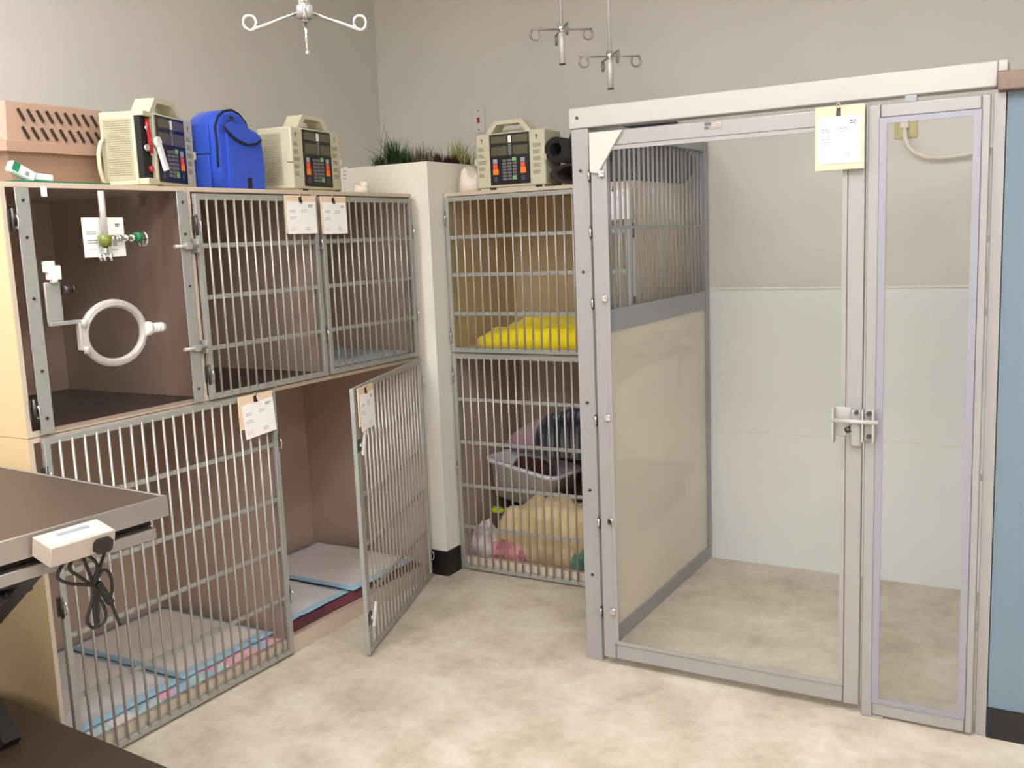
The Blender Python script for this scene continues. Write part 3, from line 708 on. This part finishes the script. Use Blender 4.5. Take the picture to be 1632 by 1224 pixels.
# rolled mats on the back bank
def roll(cx, cz, r, hole, y0, y1, m, label, sx=1, sz=1, turns=3):
    g = G(); n = 40; R = []
    def rg(rad, y): return [g._v((cx+sx*rad*math.cos(2*PI*k/n), y, cz+sz*rad*math.sin(2*PI*k/n))) for k in range(n)]
    prof = [(hole,y0+.12)]
    w = (r-hole)/turns
    for i in range(turns):
        a = hole+i*w
        prof += [(a,y0+.002),(a+w*.12,y0),(a+w*.82,y0),(a+w*.9,y0+.006)]
    prof += [(r,y0+.002),(r,y1)]
    R = [rg(*p) for p in prof]
    for A_, B_ in zip(R[:-1], R[1:]):
        for k in range(n): g._f([A_[k], A_[(k+1)%n], B_[(k+1)%n], B_[k]], True)
    g._f(R[0]); g._f(R[-1]); return one('rolled_mat', g, m, label, 'rolled mat', group='rolled mats on the back cages')
roll(.640,1.5762,.113,.082,1.80,2.28,RUBBERB,'flattened dark brown rolled mat at the bottom of the mat stack','%s' and 1.0,.35)
roll(.556,1.6665,.046,.024,1.80,2.25,RUBBER,'small black rolled mat resting on the flattened brown one',1,1)
roll(.6715,1.6905,.069,.040,1.82,2.28,RUBBER,'larger black rolled mat beside the post of the glass run',1,1)
roll(.842,1.6055,.0695,.030,1.82,2.30,RUBBER,'lower black rolled mat seen through the grille of the glass run',1,1)
roll(.803,1.733,.0625,.030,1.83,2.29,RUBBER,'upper black rolled mat seen through the grille of the glass run',1,1)

# ------------------------------------------------------------------ plants on the corner pillar
def blades(g, cx, cy, z, n, h, spread, w=.004, lean=(0,0), seed=1, curl=.6):
    r = random.Random(seed)
    for _ in range(n):
        a = r.uniform(0, 2*PI); s = abs(r.gauss(0, .5))*spread; L = h*r.uniform(.45,1.1)
        bx, by = cx+r.gauss(0,.35)*spread*.5, cy+r.gauss(0,.35)*spread*.5
        dx, dy = math.cos(a)*s+lean[0]*L, math.sin(a)*s+lean[1]*L
        side = Vector((-math.sin(a), math.cos(a), 0))*w*r.uniform(.6,1.2)
        pv = None; K = 4
        for i in range(K+1):
            f = i/K; p = Vector((bx+dx*f**1.6, by+dy*f**1.6, z+L*(f-curl*.45*s/spread*f*f)))
            q = side*(1-f*.92)
            cur = (g._v(p-q), g._v(p+q))
            if pv: g._f([pv[0], pv[1], cur[1], cur[0]], True)
            pv = cur
PZ = 1.633
def plant(label, cx, cy, parts, base, moss=SOIL, rad=.06):
    t = thing('potted_plant', label, 'plant', (cx,cy,PZ), 0, 'plants on the corner pillar')
    obj('moss_base', G().heap((0,0,0), rad,rad*.8,base, 3, .2, 20, 2, 6, 28), moss, t)
    for nm, m, args in parts:
        g = G()
        for a in args: blades(g, *a)
        obj(nm, g, m, t, fix=False)
    return t
plant('dark green spiky grass plant at the left of the pillar top', -.205,1.835, [('leaves', LEAFG, [(0,0,.02,190,.125,.12,.0040,(0,0),1),(-.060,-.01,.02,90,.065,.09,.004,(0,0),2),(.06,.0,.02,130,.080,.09,.004,(0,0),3)]), ('long_blades', LEAFG, [(-.01,.0,.03,5,.235,.16,.0022,(-.10,0),6,.3)])], .045, rad=.095)
plant('dusty brown heather clump in the middle of the pillar top', -.088,1.85, [('leaves', LEAFB, [(0,0,.02,110,.095,.08,.003,(0,0),11),(.03,.02,.02,50,.085,.08,.003,(0,0),12)])], .04, rad=.055)
plant('low dark red sedum along the right edge of the pillar top', -.032,1.960, [('leaves', LEAFR, [(.0,-.06,.01,170,.060,.045,.005,(0,0),15),(.005,.0,.01,170,.058,.045,.005,(0,0),16),(0,.06,.01,170,.060,.045,.005,(0,0),17)])], .040, LEAFR, .045)
plant('yellow-green grass clump at the back right of the pillar top', -.085,2.14, [('leaves', LEAFY, [(0,0,.02,110,.135,.11,.0035,(0,0),21)]), ('low_leaves', LEAFG, [(.01,.03,.02,60,.070,.14,.003,(0,0),22)])], .045, rad=.06)

# ------------------------------------------------------------------ wall plates
t = thing('light_switch', 'white wall plate with a red rocker above the plants', 'wall switch', (-.089,YB-.0005,1.872))
obj('wall_plate', G().box((-.033,-.006,-.054),(.033,0,.054), .002), PLATEW, t)
g = G(); g.box((-.006,-.011,-.012),(.006,-.0062,.012), .002); obj('red_rocker', g, RED, t)
g = G(); 
for z in (-.042,.042): g.cyl((0,-.0075,z),(0,-.0058,z), .003, 8)
obj('plate_screws', g, DSTEEL, t)
t = thing('wall_outlet', 'ivory wall outlet high inside the glass run', 'outlet', (1.690,YB-.0005,1.680))
obj('wall_plate', G().box((-.038,-.006,-.035),(.038,0,.035), .002), PLATEY, t)
g = G(); g.box((-.022,-.008,-.022),(-.004,-.0061,.022)); g.box((.010,-.008,-.022),(.026,-.0061,.022)); obj('socket', g, mat('ivory_socket', (200,188,130), .4), t)
t = thing('power_cable', 'white cable plugged into the outlet inside the glass run', 'cable', (1.690,YB-.006,1.690))
obj('plug', G().box((-.016,-.030,-.012),(.012,-.0035,.014), .003), CABLEW, t)
g = G(); g.tube([(-.003,-.024,-.010),(.002,-.026,-.045),(.012,-.026,-.075),(.035,-.026,-.100),(.075,-.026,-.118),(.13,-.026,-.122),(.20,-.026,-.118),(.27,-.026,-.10),(.36,-.026,-.07)], [.009,.009,.008,.007,.007,.007,.007,.007,.007], 8); obj('cord', g, CABLEW, t)

# ------------------------------------------------------------------ the glass run
RUN = thing('dog_run', 'tall aluminium dog run with a glass gate beside the blue wall', 'dog run', (.918,1.207,0))
OX, OY = .918, 1.207
def rb(a, b, bev=.0015): return G().box((a[0]-OX,a[1]-OY,a[2]),(b[0]-OX,b[1]-OY,b[2]), bev)
def rbx(g, a, b, bev=.0015): return g.box((a[0]-OX,a[1]-OY,a[2]),(b[0]-OX,b[1]-OY,b[2]), bev)
g = rb((.917,1.207,0),(.972,1.262,1.662)); g.m = 1
for z in (1.540,1.240,.838,.560,.285): g.cyl((.945-OX,-.003,z),(.945-OX,.001,z), .005, 10)
obj('post', g, [ALU, DSTEEL], RUN)
g = rb((2.054,1.207,0),(2.081,1.262,1.650)); obj('post', g, ALU, RUN)
g = rb((.912,1.203,1.6625),(2.061,1.262,1.724), .004); rbx(g, (2.0612,1.203,1.6965),(2.083,1.262,1.724), .003); g.m = 1; g.cyl((.940-OX,-.007,1.694),(.940-OX,-.003,1.694), .005, 10)
obj('header_beam', g, [ALUW, DSTEEL], RUN)
g = G()
rbx(g, (.934,1.2625,1.040),(.958,YB-.013,1.112)); rbx(g, (.934,1.2625,0),(.958,YB-.013,.055)); rbx(g, (.934,1.2625,1.655),(.958,YB-.013,1.690)); rbx(g, (.930,YB-.042,.055),(.962,YB-.0125,1.690))
g.M = Matrix.Identity(4); sp_ = obj('side_frame', g, ALUD, RUN, label='grey side frame rails')
obj('side_panel', rb((.940,1.264,.0552),(.952,YB-.043,1.0398), 0), KPANEL, RUN, label='solid almond side panel')
g = G()
n = 25
for k in range(n):
    y = 1.285+(YB-.055-1.285)*k/(n-1); g.cyl((.946-OX,y-OY,1.1125),(.946-OX,y-OY,1.6545), .0048, 8)
g.box((.9425-OX,1.265-OY,1.366),(.9495-OX,YB-.045-OY,1.376)); obj('side_grille', g, ALUD, RUN)
# gate
gt = None
g = G(); y0, y1 = 1.188, 1.2060
rbx(g, (.987,y0,.026),(1.028,y1,1.648), .003); rbx(g, (1.719,y0,.026),(1.762,y1,1.648), .003); rbx(g, (1.0285,y0,1.602),(1.7185,y1,1.648), .005); rbx(g, (1.0285,y0,.026),(1.7185,y1,.078), .005)
gt = obj('gate', g, ALU, RUN)
g = G()
for a, b in (((1.028,1.184,.078),(1.040,1.1885,1.603)),((1.707,1.184,.078),(1.7195,1.1885,1.603)),((1.040,1.184,.076),(1.707,1.1885,.088)),((1.040,1.184,1.592),(1.707,1.1885,1.603))): rbx(g, a, b, 0)
obj('glazing_bead', g, ALU, gt)
obj('glass_pane', rb((1.030,1.195,.079),(1.717,1.200,1.601), 0), GLASS, gt)
g = G(); g.prism([(.989-OX,1.645),(1.094-OX,1.645),(1.014-OX,1.528),(.989-OX,1.532)], 'y', -.029, -.0195); obj('corner_plate', g, mat('grey_corner_plate', (200,196,188), .4), gt)
g = G()
for z in (1.526,1.161,.800,.475,.184): rbx(g, (1.016,1.176,z-.010),(1.034,1.1835,z+.010), .002); g.cyl((1.025-OX,-.036,z+.004),(1.025-OX,-.031,z+.004), .006, 8)
obj('glazing_clips', g, CHROME, gt)
for z in (1.524,1.358,1.146,.786,.461,.169):
    g = G(); g.box((.9725-OX,-.010,z-.018),(.9865-OX,.002,z+.018), .002); g.m = 1; g.cyl((.978-OX,-.014,z-.012),(.978-OX,-.014,z+.014), .004, 8); obj('hinge', g, [DSTEEL, CHROME], gt)
g = G(); g.m = 0; g.box((1.734-OX,-.040,.764),(1.7655-OX,-.0195,.864), .006); g.m = 1; g.cyl((1.690-OX,-.046,.834),(1.808-OX,-.046,.834), .0065, 10); g.box((1.690-OX,-.050,.772),(1.6945-OX,-.020,.868), .001); g.box((1.694-OX,-.024,.790),(1.735-OX,-.0195,.868), .002)
g.box((1.7665-OX,-.050,.780),(1.7700-OX,-.0185,.868)); g.box((1.794-OX,-.050,.780),(1.7975-OX,-.0185,.868)); g.box((1.7705-OX,-.030,.782),(1.7935-OX,-.0195,.866)); g.m = 2
for x, z in ((1.752,.858),(1.783,.856),(1.783,.795)): g.cyl((x-OX,-.046,z),(x-OX,-.028,z), .006, 10)
g.cyl((1.724-OX,-.036,.806),(1.735-OX,-.036,.812), .008, 10)
obj('gate_latch', g, [ALU, ALUW, DSTEEL], gt)
g = rb((1.336,1.1865,1.624),(1.386,1.1878,1.6445), 0); g.m = 1; rbx(g, (1.3375,1.1860,1.634),(1.355,1.1864,1.6435), 0); g.m = 2
for k in range(2): rbx(g, (1.357,1.1860,1.638-k*.006),(1.384,1.1864,1.640-k*.006), 0)
g.m = 1; rbx(g, (1.3375,1.1860,1.6255),(1.350,1.1864,1.631), 0)
obj('maker_sticker', g, [mat('grey_sticker', (158,152,148), .5), mat('dark_sticker', (104,100,100), .5), mat('pale_sticker', (206,200,196), .5)], gt)
# fixed side light
g = G()
rbx(g, (1.768,y0,.0),(1.797,y1,1.646), .003); rbx(g, (2.030,y0,.008),(2.049,y1,1.646), .003); rbx(g, (1.7975,y0,1.612),(2.0295,y1,1.646), .004); rbx(g, (1.7975,y0,.008),(2.0295,y1,.046), .004); rbx(g, (1.7975,y0,.0),(1.826,y1,.0075), 0)
fx = obj('fixed_panel', g, ALU, RUN)
g = G()
for a, b in (((1.797,1.184,.046),(1.814,1.1885,1.612)),((2.013,1.184,.046),(2.030,1.1885,1.612)),((1.814,1.184,.046),(2.013,1.1885,.060)),((1.814,1.184,1.598),(2.013,1.1885,1.612))): rbx(g, a, b, 0)
obj('glazing_bead', g, mat('lilac_aluminium', (152,152,164), .42, .3), fx)
obj('glass_pane', rb((1.7975,1.195,.047),(2.0295,1.200,1.611), 0), GLASS, fx)
obj('spacer_block', rb((1.855,1.192,1.6463),(1.882,1.206,1.6622), 0), ALUD, fx)
g = G()
for z in (1.30,1.12,.70,.30): g.box((2.0495-OX,-.006,z-.008),(2.0535-OX,.002,z+.008))
obj('panel_clips', g, ALUD, fx)

# ------------------------------------------------------------------ IV hangers from the ceiling
t = thing('iv_hanger', 'chrome drip hanger with a hub and four sloping arms, above the exam table', 'drip hanger', (.868,.110,1.822), math.radians(41), 'ceiling drip hangers')
g = G(); g.cyl((0,0,.030),(0,0,ZC-1.822-.012), .0055, 12); g.cyl((0,0,.010),(0,0,.032), .012, 14); g.cyl((0,0,-.080),(0,0,-.021), .0028, 10); g.ball((0,0,-.081), .0045); obj('rod', g, CHROME, t)
g = G(); g.cyl((0,0,-.014),(0,0,.010), .0165, 20); g.cyl((0,0,-.021),(0,0,-.014), .009, 12); obj('hub', g, ALU, t)
obj('ceiling_plate', G().cyl((0,0,ZC-1.822-.012),(0,0,ZC-1.822-.0005), .04, 20), ALU, t)
for k in range(4):
    a = PI/2*k; c, s = math.cos(a), math.sin(a)
    g = G(); pts = [(.014*c,.014*s,-.002),(.070*c,.070*s,-.022),(.110*c,.110*s,-.0365)]
    # curl: up and back round a small ring
    for i in range(1, 15):
        th = -PI/2+2*PI*.92*i/14*(1)
        r_ = .110+.0125*math.cos(th); pts.append((r_*c, r_*s, -.022+.0145*math.sin(th)))
    g.tube(pts, .0036, 8); g.ball(pts[-1], .0045); obj('hook', g, CHROME, t)
def drip(label, x, y, z, zb, rz):
    t = thing('iv_hanger', label, 'drip hanger', (x,y,z), rz, 'ceiling drip hangers')
    g = G(); g.cyl((0,0,zb-z),(0,0,.012), .0085, 14); g.m = 1; g.cyl((0,0,zb-z-.003),(0,0,zb-z), .0095, 14); g.m = 0; g.cyl((0,0,.012),(0,0,ZC-z-.012), .006, 12); obj('rod', g, [ALUW, DSTEEL], t)
    obj('ceiling_plate', G().cyl((0,0,ZC-z-.012),(0,0,ZC-z-.0005), .035, 20), ALU, t)
    obj('collar', G().cyl((0,0,-.008),(0,0,.014), .011, 14), CHROME, t)
    for k in range(4):
        a = PI/2*k; c, s = math.cos(a), math.sin(a); R = .0150
        g = G(); pts = [(.009*c,.009*s,0),(.05*c,.05*s,.0),(.092*c,.092*s,.0)]
        for i in range(1, 14):
            th = PI/2-2*PI*.86*i/13; pts.append(((.080+.012+R*math.cos(th)*.95-.012)*c, (.080+R*math.cos(th)*.95)*s, -R+R*math.sin(th)))
        g.tube(pts, .0030, 7); obj('hook', g, mat('dull_hook_steel', (128,121,115), .3, .5), t)
    return t
drip('drip hanger with ring hooks, left of the pair hung before the back wall', .896,1.207,1.953,1.855, math.radians(38))
drip('lower drip hanger with ring hooks, right of the pair before the back wall', 1.023,1.266,1.868,1.777, math.radians(40))

# ------------------------------------------------------------------ exam table (origin under the centre of its top)
TA = math.radians(-3.8)
cx_ = .660+(-.62)*math.cos(TA)-(-.29)*math.sin(TA); cy_ = -.169+(-.62)*math.sin(TA)+(-.29)*math.cos(TA)
TB = thing('exam_table', 'brown topped steel examination table with a scale readout, bottom left', 'exam table', (cx_,cy_,0), TA)
obj('table_top', G().box((-.612,-.282,.846),(.612,.282,.8585), .002), TABLE, TB)
g = G()
for a, b in (((-.62,-.29,.818),(-.613,.29,.861)),((.613,-.29,.818),(.62,.29,.861)),((-.613,-.29,.818),(.613,-.283,.861)),((-.613,.283,.818),(.613,.29,.861))): g.box(a, b, .0015)
g.box((-.613,-.283,.838),(.613,.283,.8455)); obj('rim', g, TSTEEL, TB)
g = G(); g.box((-.595,-.270,.800),(.588,.268,.8375)); obj('load_plate', g, NAVYST, TB)
g = G()
for a, b in (((-.61,-.285,.776),(-.57,.270,.7995)),((.575,-.285,.776),(.612,.262,.7995)),((-.57,-.285,.776),(.575,-.245,.7995)),((-.57,.23,.776),(.575,.262,.7995))): g.box(a, b, .002)
obj('under_frame', g, TSTEEL, TB)
RT = Matrix.Translation((.6315,.012,.858)) @ Matrix.Rotation(math.radians(14), 4, 'Y') @ Matrix.Translation((-.6212,0,-.852))
def tilted():
    q = G(); q.M = RT; return q
bx = obj('scale_readout', tilted().box((.6212,-.018,.8135),(.680,.110,.852), .002), BOXC, TB, label='beige scale readout box')
g = tilted(); g.box((.628,-.012,.8522),(.674,.104,.8528)); g.m = 1; g.box((.636,.016,.8529),(.648,.080,.8534)); g.m = 2
for k in range(8): g.box((.656,.008+k*.010,.8529),(.668,.014+k*.010,.8534))
obj('readout_face', g, [PAPER, DISP, mat('pale_keys_2', (214,208,206), .5)], bx)
g = tilted(); g.prism([(.064,.822),(.070,.816),(.094,.816),(.100,.822),(.100,.838),(.094,.844),(.070,.844),(.064,.838)], 'x', .6802, .689); obj('connector', g, CLIPB, bx)
g = G(); g.box((.6202,.142,.803),(.628,.160,.817), .001); obj('cable_socket', g, CLIPB, TB)
# bundled cord below the readout
g = G(); K = Vector((.640,.095,.735))
def loop(g, pts, r=.0032): g.tube(pts, r, 6)
def bez(p, n=14):
    p = [Vector(q) for q in p]; out = []
    for i in range(len(p)-1):
        a, b, c, d = p[max(i-1,0)], p[i], p[i+1], p[min(i+2,len(p)-1)]
        for k in range(n):
            f = k/n; out.append(.5*((2*b)+(c-a)*f+(2*a-5*b+4*c-d)*f*f+(3*b-a-3*c+d)*f**3))
    return out+[p[-1]]
loop(g, bez([(.640,.045,.800),(.640,.028,.775),(.640,.045,.757),(.640,.080,.742),K]))
loop(g, bez([(.640,.062,.800),(.640,.052,.782),(.640,.068,.763),K]))
loop(g, bez([(.640,.080,.800),(.640,.086,.775),K,(.640,.086,.700),(.640,.075,.672),(.640,.090,.655),(.640,.100,.690),K]))
loop(g, bez([(.640,.088,.800),(.640,.108,.770),K,(.640,.112,.690),(.640,.112,.662),(.640,.094,.656),(.640,.092,.690),K]))
loop(g, bez([(.640,.130,.800),(.640,.112,.765),K,(.640,.098,.66)]))
loop(g, bez([K,(.640,.118,.758),(.640,.132,.745),(.640,.132,.712),(.640,.118,.705),K]))
g.bar((.640,.104,.738),(.640,.128,.690), .012, .010, (1,0,0)); loop(g, bez([(.640,.128,.690),(.640,.142,.640)]))
obj('power_cord', g, CORD, TB, label='bundled black cord')
# scissor lift and base
g = G(); g.bar((.36,.13,.735),(-.35,.13,.205), .045, .075, (0,0,1)); obj('lift_arm', g, NAVYST, TB)
g = G(); g.bar((.36,-.21,.735),(-.35,-.21,.205), .045, .075, (0,0,1)); obj('lift_arm', g, NAVYST, TB)
g = G(); g.bar((-.56,.20,.765),(.055,.20,.205), .045, .05, (0,0,1)); obj('lift_arm', g, NAVYST, TB)
g = G(); g.cyl((.300,.095,.655),(.300,.160,.655), .010, 10); g.cyl((.300,.083,.655),(.300,.095,.655), .016, 8); obj('pivot_bolt', g, NAVYST, TB)
obj('base_shelf', G().box((-.58,-.27,.170),(.60,.335,.200), .003), TABLE, TB, label='brown base shelf')
g = G(); g.box((-.54,-.24,.03),(.56,.28,.1695)); obj('base_plinth', g, NAVYST, TB)
for x in (-.5,.5):
    for y in (-.2,.24): obj('foot', G().cyl((x,y,0),(x,y,.03), .03, 14), BLACKF, TB)

# ------------------------------------------------------------------ camera, world, view
cam = bpy.data.cameras.new('camera'); co = bpy.data.objects.new('camera', cam); COL.objects.link(co)
yaw, pitch, roll_ = [math.radians(a) for a in (30.337,-8.428,-2.339)]
f = Vector((-math.sin(yaw)*math.cos(pitch), math.cos(yaw)*math.cos(pitch), math.sin(pitch)))
r0 = Vector((math.cos(yaw), math.sin(yaw), 0)); u0 = r0.cross(f)
r1 = math.cos(roll_)*r0+math.sin(roll_)*u0; u1 = -math.sin(roll_)*r0+math.cos(roll_)*u0
M = Matrix(((r1.x,u1.x,-f.x,2.259),(r1.y,u1.y,-f.y,-1.495),(r1.z,u1.z,-f.z,1.350),(0,0,0,1)))
co.matrix_world = M
cam.sensor_fit = 'HORIZONTAL'; cam.sensor_width = 36; cam.lens = 1566.7/1632*36; cam.clip_start = .02
S.camera = co
w = bpy.data.worlds.new('world'); S.world = w; w.use_nodes = True
w.node_tree.nodes['Background'].inputs[0].default_value = (.5,.5,.5,1); w.node_tree.nodes['Background'].inputs[1].default_value = .3
S.view_settings.view_transform = 'Standard'; S.view_settings.look = 'None'; S.view_settings.gamma = 1; S.view_settings.use_curve_mapping = False
S.view_settings.exposure = 0.12
S.cycles.max_bounces = 10; S.cycles.transparent_max_bounces = 24; S.cycles.diffuse_bounces = 6
